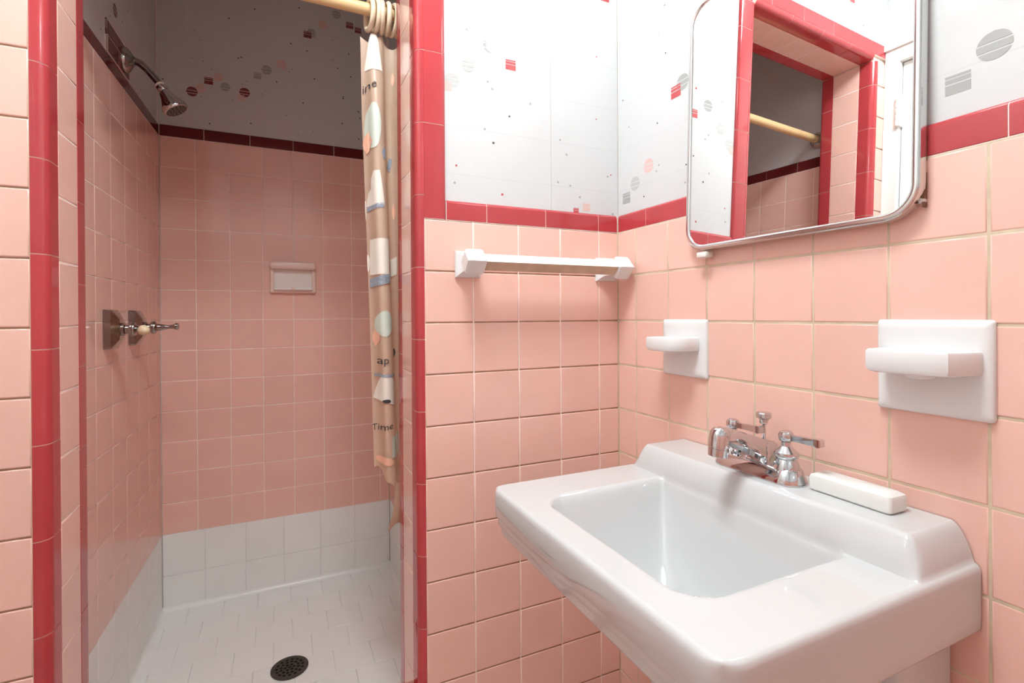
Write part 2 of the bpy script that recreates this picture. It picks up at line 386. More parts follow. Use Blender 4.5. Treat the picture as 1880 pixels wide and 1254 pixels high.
for a, l in run([-YB+.001, -.97, -.82, -.67, -.52, -.37, -YJ]):
    prism('trim_tile', PRS, l, 'sr', 'maroon_tile', wsr, frR.p(a, ST+.001), Z, frR.N, frR.U)
grout_run(wsb, cap_core(.043), 'sb', Vector((XSL, YB, ST+.001)), Z, -Y, X, XSR-XSL)
grout_run(wsl, cap_core(.043), 'sl', frL.p(-.955, ST+.001), Z, frL.N, frL.U, .955)
slab('grout', frL, -.5272, -.3455, ST+.044, ST+.130, -.008, -.0009, 'white_grout', wsl)
# red tiles round the shower arm
for i, (a0, a1) in enumerate(((-.528, -.44), (-.44, -.345))):
    link('trim_tile', tile_mesh(a1-a0-.0016, .044, 'maroon_tile'), None, wsl, frL.mw((a0+a1)/2, ST+.067, -.0002))
    prism('trim_tile', PRS, a1-a0-.0016, 'sp', 'maroon_tile', wsl, frL.p(a0+.0008, ST+.090), Z, frL.N, frL.U)
# painted white base
ZB = ST-.11*13
FZ = .010                      # shower floor
def base(parent, fr, us):
    vz = [FZ-.005, FZ+.125, ZB]
    field(parent, fr, us, vz, 'white_painted_tile', 'white_painted_joint', .0012, .0012, jit=.0002)
ub = [XSL+.001]+[-1.16+.133*k for k in range(1, 7)]+[XSR-.001]
base(wsb, frB, ub); base(wsl, frL, UL); base(wsr, frR, UR[:-1]+[-YJ])
fs = struct('floor_shower', [((XSL-.03, YJ-RW, -.1), (XSR+RW, YB+RW, FZ-.0016))], 'white_painted_joint')
frFl = Fr((0, 0, FZ), X, Y)
yr = [YB, 1.0, .883, .765, .646, .527, .408, .289, YJ]
for k, (y1, y0) in enumerate(zip(yr, yr[1:])):
    x = -1.245 + (.0 if k % 2 else .057); xs = [XSL-.024]
    while x < XSR-.02:
        if x > XSL-.01: xs.append(x)
        x += .112
    xs.append(XSR)
    field(fs, frFl, xs, [y0, y1], 'white_painted_tile', 'white_painted_joint', .0012, .0012, jit=.0005, backing=False)
# cove between base and floor
def cove(parent, o, A, L):
    pr = [(0, 0), (.016, 0)]+[(.016-.016*math.sin(math.radians(t)), .016-.016*math.cos(math.radians(t))) for t in range(0, 91, 15)]
    pr = [(0, 0), (.016, 0), (.010, .002), (.005, .0055), (.0018, .0105), (0, .016)]
    return pr
pc = cove(None, None, None, 0)
prism('cove', pc, XSR-XSL+.03, 'cove1', 'white_painted_tile', wsb, Vector((XSL-.02, YB, FZ)), -Y, Z, X)
prism('cove', pc, .93, 'cove2', 'white_painted_tile', wsl, frL.p(-.93, FZ), frL.N, Z, frL.U)
prism('cove', pc, .93, 'cove3', 'white_painted_tile', wsr, frR.p(-YB, FZ), frR.N, Z, frR.U)

# --- white printed boards above the tile
def board(parent, fr, u0, u1, v0, v1, n=-.0072):
    return slab('wall_board', fr, u0+.0006, u1-.0006, v0, v1, n-.0012, n, 'wall_board', parent)
board(wf, frF, XR+.05, -.187, H+.036, ZC); board(wf, frF, -.187, .0075, H+.036, ZC)
board(wf, frF, XW, XR+.05, SOF+.05, ZC)
board(wr, frS, -.0066, .662, H+.036, ZC); board(wr, frS, .662, 1.75, H+.036, ZC)
board(wsb, frB, XSL-.005, -1.075, ST+.036, ZC); board(wsb, frB, -1.075, XSR, ST+.036, ZC)
board(wsl, frL, -.955, .006, ST+.036, ZC); board(wsr, frR, -YB, -YJ, ST+.036, ZC)
slab('wall_board', Fr((0,YJ-RW,0), -X, Z), -XR-.0, -XL, SOF+.05, ZC, 0, .001, 'wall_board', wf)

def striped(bm, fr, u, v, r, kind, mi, n):
    bands = {'c': [(-1, -.42), (-.30, .18), (.30, 1)], 's': [(-1, .02), (.16, .62), (.74, 1)]}[kind]
    for a, b in bands:
        if kind == 's': pts = [(-1, a), (1, a), (1, b), (-1, b)]
        else:
            K = 7; ys = [a+(b-a)*i/K for i in range(K+1)]
            pts = [(math.sqrt(max(0, 1-y*y)), y) for y in ys]+[(-math.sqrt(max(0, 1-y*y)), y) for y in ys[::-1]]
        seen = []
        for p in pts:
            if not seen or (abs(p[0]-seen[-1][0])+abs(p[1]-seen[-1][1]) > 1e-5): seen.append(p)
        if abs(seen[0][0]-seen[-1][0])+abs(seen[0][1]-seen[-1][1]) < 1e-5: seen.pop()
        fc = bm.faces.new([bm.verts.new(fr.p(u+p[0]*r, v+p[1]*r*(.9 if kind == 's' else 1), n)) for p in seen]); fc.material_index = mi
PM = ['m_maroon', 'm_pink', 'm_grey', 'm_light', 'm_red', 'm_dark', 'm_white']
def printed(parent, fr, items, n0=-.0070):
    """flat printed motifs of one wall's boards"""
    bm = bmesh.new()
    for i, (k, u, v, r) in enumerate(items):
        n = n0+.00003*(i % 6)
        mi = {'cm': 0, 'sm': 0, 'cp': 1, 'sp': 1, 'cg': 2, 'sg': 2, 'cg2': 3, 'cl': 3, 'sr': 4, 'sr2': 4, 'sw': 6, 'd': 5, 'dr': 4, 'dl': 2}[k]
        if k[0] == 'd':
            m_ = 6; rot = random.uniform(0, 1)
            fc = bm.faces.new([bm.verts.new(fr.p(u+r*math.cos(2*math.pi*j/m_+rot), v+r*.9*math.sin(2*math.pi*j/m_+rot), n)) for j in range(m_)]); fc.material_index = mi
        else: striped(bm, fr, u, v, r, k[0], mi, n)
    me = bpy.data.meshes.new('printed_pattern'); bm.to_mesh(me); bm.free()
    for x in PM: me.materials.append(MATS[x])
    return link('printed_pattern', me, None, parent)
P_SB = [('cp', -1.031, 1.909, .0166), ('cm', -1.058, 1.892, .0178), ('sm', -1.005, 1.941, .0141), ('sp', -.974, 1.96, .0142), ('cg', -.951, 1.928, .0162), ('sp', -.9, 1.896, .0125), ('cm', -.887, 1.919, .0178), ('sg', -.843, 1.991, .0133), ('cg', -.811, 2.02, .0181), ('cp', -.758, 2.051, .0176), ('cg', -.649, 2.199, .0173), ('sm', -.663, 2.19, .0145), ('cp', -.605, 2.243, .0175), ('cg', -.553, 2.297, .017), ('sm', -.501, 2.265, .0143), ('sm', -.468, 2.252, .013)]
P_SB += [('d', a, b, .0033) for a, b in [(-.937, 2.189), (-.851, 2.245), (-.693, 2.289), (-.724, 2.141), (-.665, 2.124), (-.907, 2.046), (-.897, 2.051), (-.776, 1.98), (-.681, 1.915), (-.638, 2.018), (-.549, 2.079), (-.506, 2.146), (-.498, 2.054), (-.529, 1.965), (-.529, 1.958), (-.469, 1.914), (-.462, 1.888), (-.533, 1.855), (-.468, 1.801), (-.867, 1.805), (-1.003, 1.783), (-1.148, 1.806), (-1.147, 1.921)]]
P_SB += [('dl', a, b, .0032) for a, b in [(-1.049, 2.119), (-1.031, 2.086), (-1.022, 2.011), (-1.058, 2.016), (-.996, 1.985), (-1.031, 1.877), (-.927, 1.884), (-.827, 1.924), (-.895, 1.949), (-.88, 1.962), (-.732, 2.028), (-.721, 2.041), (-.569, 2.189), (-.547, 2.201), (-.742, 1.856), (-.644, 1.808), (-.701, 1.787), (-.567, 2.107)]]
printed(wsb, frB, P_SB)
P_FW = [('cg2', -.432, 1.576, .0166), ('sp', -.444, 1.561, .0116), ('cg', -.342, 1.67, .0168), ('cl', -.222, 1.727, .0161), ('cl', -.394, 1.617, .0164), ('sr', -.291, 1.637, .0128), ('sw', -.259, 1.627, .0125), ('sp', -.088, 1.329, .0105), ('sr2', -.118, 1.318, .0075),
        ('cl', -.06, 1.88, .0165), ('sr', -.03, 1.86, .0128), ('cg', -.35, 2.02, .0168), ('sr', -.30, 2.05, .0128), ('cl', -.25, 2.10, .0165), ('cg', -.95, 2.22, .0168), ('sr', -.985, 2.19, .0128), ('cl', -1.12, 2.28, .0165), ('sp', -.70, 2.26, .0125)]
P_FW += [('dr', *a) for a in [(-.295, 1.708, .0038), (-.056, 1.705, .0021), (-.058, 1.55, .0021), (-.423, 1.392, .0027), (-.314, 1.339, .0033), (-.015, 1.416, .0021), (-.2, 1.95, .003), (-.8, 2.15, .003), (-1.05, 2.12, .003), (-.65, 2.18, .003)]]
P_FW += [('d', *a) for a in [(-.295, 1.519, .0028), (-.335, 1.453, .0033)]]
P_FW += [('dl', a, b, .0033) for a, b in [(-.348, 1.588), (-.337, 1.574), (-.241, 1.557), (-.162, 1.484), (-.144, 1.451), (-.025, 1.411), (-.168, 1.382), (-.134, 1.377), (-.107, 1.352), (-.356, 1.481), (-.427, 1.354), (-.01, 1.318), (-.397, 1.694)]]
printed(wf, frF, P_FW)
P_SW = [('cp', .109, 1.411, .0169), ('cl', .06, 1.381, .017), ('sg', .027, 1.353, .0144), ('cg', .219, 1.559, .0175), ('sr', .199, 1.547, .0145), ('cg', .733, 1.387, .0175), ('sg', .697, 1.356, .0135), ('cl', .80, 1.43, .017), ('sr', .78, 1.55, .013)]
P_SW += [('d', a, b, .0023) for a, b in [(.166, 1.752), (.168, 1.645), (.14, 1.499), (.015, 1.599), (.092, 1.343), (.228, 1.381), (.76, 1.50)]]
P_SW += [('dl', a, b, .0028) for a, b in [(.145, 1.701), (.038, 1.525), (.144, 1.403), (.136, 1.391), (.225, 1.344)]]
printed(wr, frS, P_SW)
printed(wsl, frL, [('cm', .677-YB, 1.91, .018)]+[('d', a-YB, b, .003) for a, b in [(.564, 1.80), (.738, 1.913), (.791, 1.97), (.934, 2.01), (1.028, 2.07), (.895, 1.906), (.927, 1.795), (.634, 1.872)]])

# --- door wall: casing and door (seen in the mirror)
t1 = struct('trim_1', [((XW, -.046, 0), (XW+.018, -.001, H+.7355)), ((XW, -.756, 0), (XW+.018, -.71, H+.7355)), ((XW, -.756, H+.736), (XW+.018, -.001, H+.7845)), ((XW, -.762, H+.785), (XW+.026, .0, H+.805))], 'door_paint')
d1 = struct('door_1', [((XW-.045, -.708, .008), (XW-.004, -.048, H+.734))], 'door_paint')
for z0, z1 in ((.25, .95), (1.05, 1.88)):
    box('door_panel', (XW-.006, -.60, z0), (XW+.002, -.15, z1), 'door_paint', d1, .004)
for zz in (H+.506, .30):
    h = box('hinge_leaf', (XW-.001, -.054, zz), (XW+.0205, -.036, zz+.104), 'door_paint', d1, .002)
    for i in range(5):
        k = lathe('hinge_knuckle', [(0, 0), (.006, 0), (.0068, .002), (.0068, .0175), (.006, .0195), (0, .0195)], (XW+.024, -.047, zz+.001+.0205*i), Z, 'door_paint', d1, 12)
k = lathe('door_knob', [(0, 0), (.026, 0), (.026, .006), (.011, .010), (.011, .03), (.027, .042), (.027, .055), (.012, .066), (0, .066)], (XW-.004, -.655, .95), X, 'chrome', d1, 24)

# ================================================================== THINGS
# ---- pedestal sink
SX0, SX1 = -.002, -.432        # back, front
SYL, SYR = -.196, -.722        # left, right side
ZR = H-.512                    # rim
sink = thing('pedestal_sink', (-.2, -.459, 0), 'white porcelain pedestal sink with a stepped apron and raised back ledge', 'sink')
def ease(t, a=.16, b=.55):
    """0..1 ramp: short rounded lip, straight wall, long eased foot"""
    t = max(0., min(1., t))
    tot = a/2+(b-a)+(1-b)/2
    if t < a: s = t*t/(2*a)
    elif t < b: s = a/2+(t-a)
    else: s = a/2+(b-a)+((1-b)**2-(1-t)**2)/(2*(1-b))
    return s/tot
def sm(t): t = max(0., min(1., t)); return t*t*(3-2*t)
RC = .030
def outline(a, b, ix=0.0, iy=0.0, rc=RC):
    """unit coords a (0 back..1 front), b (0 left..1 right) -> plan position with rounded front corners"""
    x0, x1 = SX0, SX1+ix; y0, y1 = SYL-iy, SYR+iy
    x = x0+(x1-x0)*a; y = y0+(y1-y0)*b
    for yc, sgn in ((y0-rc, 1), (y1+rc, -1)):
        da = (x1+rc)-x; db = (y-yc)*sgn
        if da > 0 and db > 0:
            da /= rc; db /= rc
            da, db = da*math.sqrt(1-db*db/2), db*math.sqrt(1-da*da/2)
            x = x1+rc-da*rc; y = yc+db*rc*sgn
    return x, y
def shoulder(t):
    """1 inside, falling to 0 over a rounded shoulder with a small fillet at its foot"""
    if t <= 0: return 1.
    if t >= 1: return 0.
    return .7*(1-t**2.6)**.75+.3*(1-sm(t))
def sink_z(a, b):
    x = SX0+(SX1-SX0)*a; y = SYL+(SYR-SYL)*b
    e = min(SYL-y, y-SYR, x-SX1); re = .009
    z = ZR
    if e < re: z -= re-math.sqrt(max(0, re*re-(re-e)**2))
    # rear ledge with rounded front and ends
    z += .044*shoulder(((-x)-.096)/.024)*shoulder(1-(SYL-y-.012)/.019)*shoulder(1-(y-SYR-.007)/.024)
    # bowl
    w = [ease((-.288-y)/.185, .08, .14), ease((y+.640)/.175, .08, .14), ease((x+.383)/.150, .08, .14), ease((-.116-x)/.120, .08, .40)]
    Rb = .055 if x < -.2495 else .022; qx = abs(x+.2495)-(.1335-Rb); qy = abs(y+.464)-(.176-Rb)
    w.append(ease((Rb-math.hypot(max(qx, 0), max(qy, 0))-min(max(qx, qy), 0))/.125, .08, .14))
    f = 0 if min(w) < 1e-3 else 1.46*sum(q**-3.4 for q in w)**(-1/3.4)
    g = sm((-.30-y)/.17)*sm((y+.63)/.17)*sm((x+.375)/.15)*sm((-.112-x)/.15)
    return z-.178*f-.020*g
def spread(base_n, dense):
    v = {round(i/base_n, 5) for i in range(base_n+1)}
    for lo, hi, n in dense: v |= {round(lo+(hi-lo)*i/n, 5) for i in range(n+1)}
    v = sorted(v); out = [v[0]]
    for q in v[1:]:
        if q-out[-1] > .0012: out.append(q)
    out[-1] = 1.0; return out
vv = []; ff = []
avals = spread(110, [(.215, .295, 26), (.955, 1, 14)]); bvals = spread(130, [(0, .075, 26), (.925, 1, 26)])
na, nb = len(avals), len(bvals)
for a in avals:
    for b in bvals:
        x, y = outline(a, b); vv.append((x, y, sink_z(a, b)))
for i in range(na-1):
    for j in range(nb-1): ff.append((i*nb+j, i*nb+j+1, (i+1)*nb+j+1, (i+1)*nb+j))
# boundary walk: left side back->front, front left->right, right side front->back
bd = [(a, 0) for a in avals]+[(1, b) for b in bvals[1:]]+[(a, 1) for a in avals[::-1][1:]]
bi = [i*nb for i in range(na)]+[(na-1)*nb+j for j in range(1, nb)]+[i*nb+nb-1 for i in range(na-2, -1, -1)]
prev = bi
# (inset at the front, inset at the sides, drop): stepped front apron, plain sides
prof = [(0, 0, -.020), (0, 0, -.046), (.0016, 0, -.0478), (.0042, 0, -.0484), (.0046, 0, -.050), (.0048, 0, -.062), (.0064, 0, -.0638), (.0090, 0, -.0644), (.0095, 0, -.066), (.0110, .0006, -.079), (.0125, .002, -.0825), (.017, .006, -.086), (.026, .014, -.092), (.036, .022, -.098), (.05, .030, -.101), (.080, .142, -.102)]
for ix, iy, dz in prof:
    cur = []
    for (a, b) in bd:
        x, y = outline(a, b, ix, iy, RC+ix*.3); cur.append(len(vv)); vv.append((x, y, ZR+dz))
    for k in range(len(bd)-1): ff.append((prev[k], prev[k+1], cur[k+1], cur[k]))
    prev = cur
hold = len(ff)
me = mesh('basin', local(sink, vv), ff)
bm = bmesh.new(); bm.from_mesh(me); bpy.data.meshes.remove(me)
me = bm_mesh(bm, 'basin', 50); basin = link('basin', me, 'porcelain', sink)
# body under the basin and pedestal
def rrect(xc, yc, hx, hy, r, z, n=6):
    pts = []
    for cx, cy, a0 in ((xc+hx-r, yc+hy-r, 0), (xc-hx+r, yc+hy-r, 90), (xc-hx+r, yc-hy+r, 180), (xc+hx-r, yc-hy+r, 270)):
        pts += [(cx+r*math.cos(math.radians(a0+90*i/n)), cy+r*math.sin(math.radians(a0+90*i/n)), z) for i in range(n+1)]
    return pts
yc = (SYL+SYR)/2
lp = [rrect(-.185, yc, .168, .122, .03, ZR-.100), rrect(-.185, yc, .160, .110, .05, ZR-.125), rrect(-.180, yc, .140, .095, .05, ZR-.155), rrect(-.17, yc, .115, .085, .05, ZR-.190), rrect(-.16, yc, .10, .085, .04, ZR-.215), rrect(-.135, yc, .085, .085, .03, ZR-.280)]
link('bowl_underside', loft_mesh('bowl_underside', [local(sink, l) for l in lp], cap=False), 'porcelain', sink)
lp = [rrect(-.066, yc, .060, .2365, .008, ZR-.088), rrect(-.066, yc, .060, .2355, .008, ZR-.20), rrect(-.060, yc, .054, .225, .02, ZR-.26), rrect(-.055, yc, .048, .19, .03, ZR-.30)]
link('wall_apron', loft_mesh('wall_apron', [local(sink, l) for l in lp], cap=False), 'porcelain', sink)
lp = [rrect(-.13, yc, .095, .12, .03, ZR-.275), rrect(-.13, yc, .080, .095, .03, ZR-.34), rrect(-.13, yc, .072, .085, .03, .20), rrect(-.13, yc, .085, .10, .03, .10), rrect(-.13, yc, .105, .125, .03, .06), rrect(-.13, yc, .110, .13, .03, .001)]
link('pedestal', loft_mesh('pedestal', [local(sink, l) for l in lp]), 'porcelain', sink)
zb = ZR-.195
lathe('drain_flange', [(0, .001), (.016, .001), (.018, .003), (.030, .004), (.033, .001), (.033, -.004), (0, -.004)], (-.245, yc, zb+.003), Z, 'chrome', sink)

# ---- faucet
ZL = H-.468                    # ledge top
FX, FY = -.056, -.452
fau = thing('basin_faucet', (FX, FY, ZL), 'chrome two-handle faucet on the back ledge of the sink', 'faucet')
def stadium(hx, hy, z, n=10):
    pts = []
    for s, a0 in ((1, 0), (-1, 180)):
        for i in range(n+1):
            t = math.radians(a0+180*i/n); pts.append((hx*math.cos(t), s*(hy-hx)+hx*math.sin(t), z))
    return pts
link('base_plate', loft_mesh('base_plate', [stadium(.0265, .081, .0004), stadium(.0265, .081, .004), stadium(.0245, .079, .009), stadium(.0205, .075, .0205), stadium(.0185, .073, .0225)]), 'chrome', fau)
for i, dy in enumerate((-.051, .051)):
    hd = link('handle', lathe_mesh('handle', [(.0235, .003), (.0232, .010), (.0205, .022), (.0165, .032), (.0145, .036), (.0175, .0395), (.0185, .043), (.0175, .0465), (.0130, .0505), (.0100, .0535), (.0075, .056), (.0070, .062), (.0098, .0645), (.0112, .068), (.0112, .0735), (.0095, .0775), (.0055, .080), (0, .0805)], 20, smooth=32), 'chrome', fau)
    hd.location = (0, dy, 0)
    l0, l1 = .007, .062
    lev = [[(s*wx, -yy, .0705+zz+t*wz) for s, t in ((-1,-1),(1,-1),(1,1),(-1,1))] for yy, wx, wz, zz in ((.004, .0045, .0045, 0), (.012, .0042, .0042, 0), (.046, .0056, .0052, .001), (.050, .0062, .0058, .001), (.056, .0062, .0058, .001), (.058, .005, .0046, .001))]
    link('lever', loft_mesh('lever', lev, 25), 'chrome', hd)
# spout: rises outward from the base, nozzle turned down
def sec(x, z, hw, hh, ch=.35):
    pts = [(-hw, -hh*.55), (-hw*.55, -hh), (hw*.55, -hh), (hw, -hh*.55), (hw*.8, hh*.5), (hw*.35, hh), (-hw*.35, hh), (-hw*.8, hh*.5)]
    return [(x, p[0], z+p[1]) for p in pts]
lp = [sec(.026, .022, .021, .020), sec(.018, .030, .020, .021), sec(.004, .037, .0185, .020), sec(-.030, .051, .0165, .0165), sec(-.062, .064, .0155, .0150), sec(-.082, .070, .0150, .0140), sec(-.094, .069, .0135, .0125), sec(-.100, .064, .010, .009)]
link('spout', loft_mesh('spout', lp, 35), 'chrome', fau)
link('spout_foot', loft_mesh('spout_foot', [rrect(.010, 0, .024, .021, .010, .020), rrect(.012, 0, .021, .0185, .010, .030), rrect(.014, 0, .018, .0165, .009, .046), rrect(.014, 0, .015, .013, .008, .050)], 40), 'chrome', fau)
nz = link('nozzle', lathe_mesh('nozzle', [(.0100, .008), (.0140, .004), (.0160, -.004), (.0162, -.021), (.0150, -.0215), (.0150, -.024), (.0158, -.0245), (.0152, -.036), (.0125, -.0375), (0, -.035)], 20, smooth=40), 'chrome', fau)
nz.location = (-.086, 0, .074); nz.rotation_euler = (0, math.radians(8), 0)
rod = link('lift_rod', lathe_mesh('lift_rod', [(.0028, .045), (.0028, .083), (0, .083)], 12), 'chrome', fau); rod.location = (.014, 0, 0)
kn = link('knob', lathe_mesh('knob', [(.0035, .078), (.0065, .080), (.0070, .086), (.0105, .0885), (.0120, .090), (.0120, .0965), (.0105, .0985), (0, .0995)], 8, smooth=20), 'chrome', rod)

# ---- bar of soap
soap = thing('bar_of_soap', (-.040, -.597, ZL), 'worn white bar of soap lying on the sink ledge', 'soap')
lp = [rrect(0, 0, .0175, .055, .005, .0006), rrect(0, 0, .0195, .057, .006, .003), rrect(0, 0, .0200, .0575, .006, .018), rrect(0, 0, .0185, .056, .006, .0225), rrect(0, 0, .0140, .050, .005, .0255)]
so = link('soap_body', loft_mesh('soap_body', lp, 35), 'soap', soap); soap.rotation_euler = (0, 0, math.radians(-1.5))

# ---- medicine cabinet with mirrored door
cab = thing('medicine_cabinet', (0, -.46, H+.17), 'recessed medicine cabinet with a rounded steel-framed mirror door over the sink', 'cabinet')
box('cabinet_body', (-.006, -.655, H-.065), (.0068, -.268, H+.405), 'white_enamel', cab, .001)
box('rusty_edge', (-.0075, -.6665, H-.060), (-.0005, -.6560, H+.40), 'white_enamel', cab, .001)
for z0, z1 in ((H-.055, H-.02), (H-.005, H+.03), (H-.066, H-.059)):
    box('rust_patch', (-.0082, -.6672, z0), (-.0003, -.6640, z1), 'rust', cab, .0008)
th, ph = math.radians(.49), math.radians(1.79)
nrm = Vector((-math.cos(th)*math.cos(ph), -math.sin(th)*math.cos(ph), math.sin(ph)))
m0 = Vector((-.022, -.24, H-.06))
U = Vector((math.sin(th), -math.cos(th), 0)).normalized(); Vv = nrm.cross(U).normalized()
if Vv.z < 0: Vv = -Vv
def rr2(hu, hv, r, n=10):
    pts = []
    for cx, cy, a0 in ((hu-r, hv-r, 0), (-hu+r, hv-r, 90), (-hu+r, -hv+r, 180), (hu-r, -hv+r, 270)):
        pts += [(cx+r*math.cos(math.radians(a0+90*i/n)), cy+r*math.sin(math.radians(a0+90*i/n))) for i in range(n+1)]
    return pts
HU, HV = .2065, .250
yl = -.2555
c0 = m0+U*((-.24-yl)*0+(-(yl)-.24)+HU)+Vv*(HV-.0205)
dm = Matrix.Identity(4)
for i in range(3): dm[i][0], dm[i][1], dm[i][2], dm[i][3] = U[i], Vv[i], nrm[i], c0[i]
def ringp(ins, n, r=.046): return [(a, b, n) for a, b in rr2(HU-ins, HV-ins, max(.01, r-ins))]
door = link('mirror_door', loft_mesh('mirror_door', [ringp(.004, -.014), ringp(.0005, -.012), ringp(0, -.004), ringp(.0008, .0008), ringp(.003, .0026), ringp(.0082, .0030), ringp(.0105, .0016), ringp(.0115, -.0006)], 40, cap=False), 'stainless', cab, dm)
gl = mesh('mirror_glass', [(a, b, 0) for a, b in rr2(HU-.0100, HV-.0100, .038)]+[(a, b, -.004) for a, b in rr2(HU-.0100, HV-.0100, .038)], [tuple(range(44)), tuple(range(44, 88))[::-1]]+[(i, i+44, (i+1) % 44+44, (i+1) % 44) for i in range(44)])
g = link('mirror_glass', gl, 'mirror_silver', door)
cl = box('catch', (-.026, -.312, H-.094), (-.006, -.288, H-.0835), 'white_enamel', cab, .002)

# ---- vanity light over the cabinet (out of frame; its glow is seen on the boards)
van = thing('vanity_light', (0, -.50, H+.72), 'wall lamp with a round white globe above the medicine cabinet', 'lamp')
lathe('wall_plate', [(0, 0), (.06, 0), (.06, .01), (.045, .022), (.02, .026), (.02, .05), (0, .05)], (0, -.50, H+.80), -X, 'chrome', van)
lathe('globe', [(0, -.055), (.021, -.051), (.039, -.039), (.051, -.021), (.055, 0), (.051, .021), (.039, .039), (.021, .051), (0, .055)], (-.085, -.50, H+.725), Z, 'vanity_glow', van, 24, 180)
link('arm', tube_mesh('arm', local(van, [(-.045, -.50, H+.80), (-.07, -.50, H+.802), (-.085, -.50, H+.795), (-.085, -.50, H+.77)]), .010), 'chrome', van)
CLX, CLY = -.70, -.58  # added fill lamp, out of frame, put in to light the shower
clt = thing('added_fill_light', (CLX, CLY, ZC), 'added unseen round fill lamp on the ceiling, lighting the shower', 'lamp')
lathe('rim', [(0, 0), (.235, 0), (.235, .018), (.215, .02), (0, .02)], (CLX, CLY, ZC-.0005), -Z, 'white_enamel', clt, 40)
lathe('diffuser', [(.212, .0), (.208, .02), (.18, .048), (.11, .068), (0, .076)], (CLX, CLY, ZC-.02), -Z, 'fill_glow', clt, 36, 180)

# ---- toothbrush holder and soap dish
def plate_mesh(hw, hh, t):
    R_ = [[(a, b, n) for a, b in rr2(hw-i, hh-i, .0045, 4)] for i, n in ((0, .0003), (0, t*.45), (.002, t*.8), (.006, t), (.011, t+.0006), (.016, t+.0002))]
    return loft_mesh('back_plate', R_, 50)
def shelf_mesh(outl, t, rim, dep):
    """outl: polygon (u across, n out), rim thickness, recess depth"""
    n_ = len(outl); cu = sum(p[0] for p in outl)/n_; cn = sum(p[1] for p in outl)/n_
    def sh(k, z): return [(cu+(u-cu)*(1-k/abs(.055)), z, cn+(w-cn)*(1-k/.045) if w > .006 else w) for u, w in outl]
    loops = [sh(.010, -t), sh(.003, -t+.002), sh(.0, -t+.007), sh(0, -.004), sh(.0015, -.001), sh(.004, 0)]
    if dep: loops += [sh(rim, 0), sh(rim+.0025, -.002), sh(rim+.005, -dep)]
    return loft_mesh('shelf', loops, 32)
def smooth_poly(p, k=2):
    for _ in range(k):
        q = []
        for i in range(len(p)):
            a, b = p[i], p[(i+1) % len(p)]
            if a[1] < .004 and b[1] < .004: q += [a]; continue
            q += [(a[0]*.8+b[0]*.2, a[1]*.8+b[1]*.2), (a[0]*.2+b[0]*.8, a[1]*.2+b[1]*.8)]
            if b[1] < .004: q[-1] = b
            if a[1] < .004: q[-2] = a
        p = q
    return p
def wall_fr(y, z):
    m = Matrix.Identity(4); N = -X; U_ = -Y; V_ = Z
    for i in range(3): m[i][0], m[i][1], m[i][2] = U_[i], V_[i], N[i]
    m[0][3], m[1][3], m[2][3] = 0, y, z
    return m
tb = thing('toothbrush_holder', (0, -.231, H-.2755), 'small white ceramic toothbrush shelf on the tile left of the faucet', 'holder')
link('back_plate', plate_mesh(.0625, .0595, .008), 'white_ceramic', tb, wall_fr(-.231, H-.2755))
ol = smooth_poly([(-.050, .003), (-.050, .055), (-.040, .073), (.026, .073), (.046, .052), (.047, .003)], 1)
link('shelf', shelf_mesh(ol, .029, .0, 0), 'white_ceramic', tb, wall_fr(-.231, H-.2520))
sd = thing('wall_soap_dish', (0, -.6725, H-.276), 'large white ceramic soap dish with a rimmed tray on the tile above the soap bar', 'soap dish')
link('back_plate', plate_mesh(.0645, .062, .009), 'white_ceramic', sd, wall_fr(-.6725, H-.276))
ol = smooth_poly([(-.053, .003), (-.053, .052), (-.046, .066), (.040, .066), (.054, .030), (.056, .003)], 1)
link('tray', shelf_mesh(ol, .031, .007, .014), 'white_ceramic', sd, wall_fr(-.6725, H-.252))
lathe('drip_boss', [(0, 0), (.020, 0), (.016, -.005), (.006, -.008), (0, -.008)], (-.030, -.6725, H-.2825), Z, 'white_ceramic', sd, 20)

# ---- towel bar
tw = thing('towel_bar', (-.215, 0, H-.094), 'white ceramic towel bar with a white and tan square rod on the pink tile', 'towel bar')
ZTB = H-.094; YTB = -.060
def square(h, y, xc=0, zc=0, hx=None): hx = hx or h; return [(xc-hx, y, zc-h), (xc+hx, y, zc-h), (xc+hx, y, zc+h), (xc-hx, y, zc+h)]
for i, xp in enumerate((-.402, -.040)):
    po = link('post', loft_mesh('post', [square(.0285, -.0003), square(.0285, -.005), square(.0265, -.0085), square(.021, -.014), square(.0165, -.024), square(.0165, -.05)], 30), 'white_ceramic', tw)
    po.location = (xp+.215, 0, 0)
    dh = .0265
    bl = [[(x, y*k+YTB, z*k) for y, z in ((-dh, 0), (-dh+.004, dh*.16), (-.004, dh-.003), (0, dh), (.004, dh-.003), (dh, 0), (.004, -dh+.003), (0, -dh), (-.004, -dh+.003), (-dh+.004, -dh*.16))] for x, k in ((-.021, .80), (-.019, .93), (-.015, 1), (.015, 1), (.019, .93), (.021, .80))]
    b_ = link('socket', loft_mesh('socket', bl, 25), 'white_ceramic', po); b_.location = ((-.006 if i == 0 else .006), 0, 0)
hb = .0175
bar = loft_mesh('bar', [[(x, YTB-hb, 0), (x, YTB, hb), (x, YTB+hb, 0), (x, YTB, -hb)] for x in (-.172, .164)], 10)
bo = link('rod', bar, 'bar_enamel', tw); bar.materials.append(MATS['bar_tan'])
for p_ in bar.polygons:
    if p_.normal.z < -.3 and p_.normal.y < -.3: p_.material_index = 1  # lower front face of the rod is tan, the others white

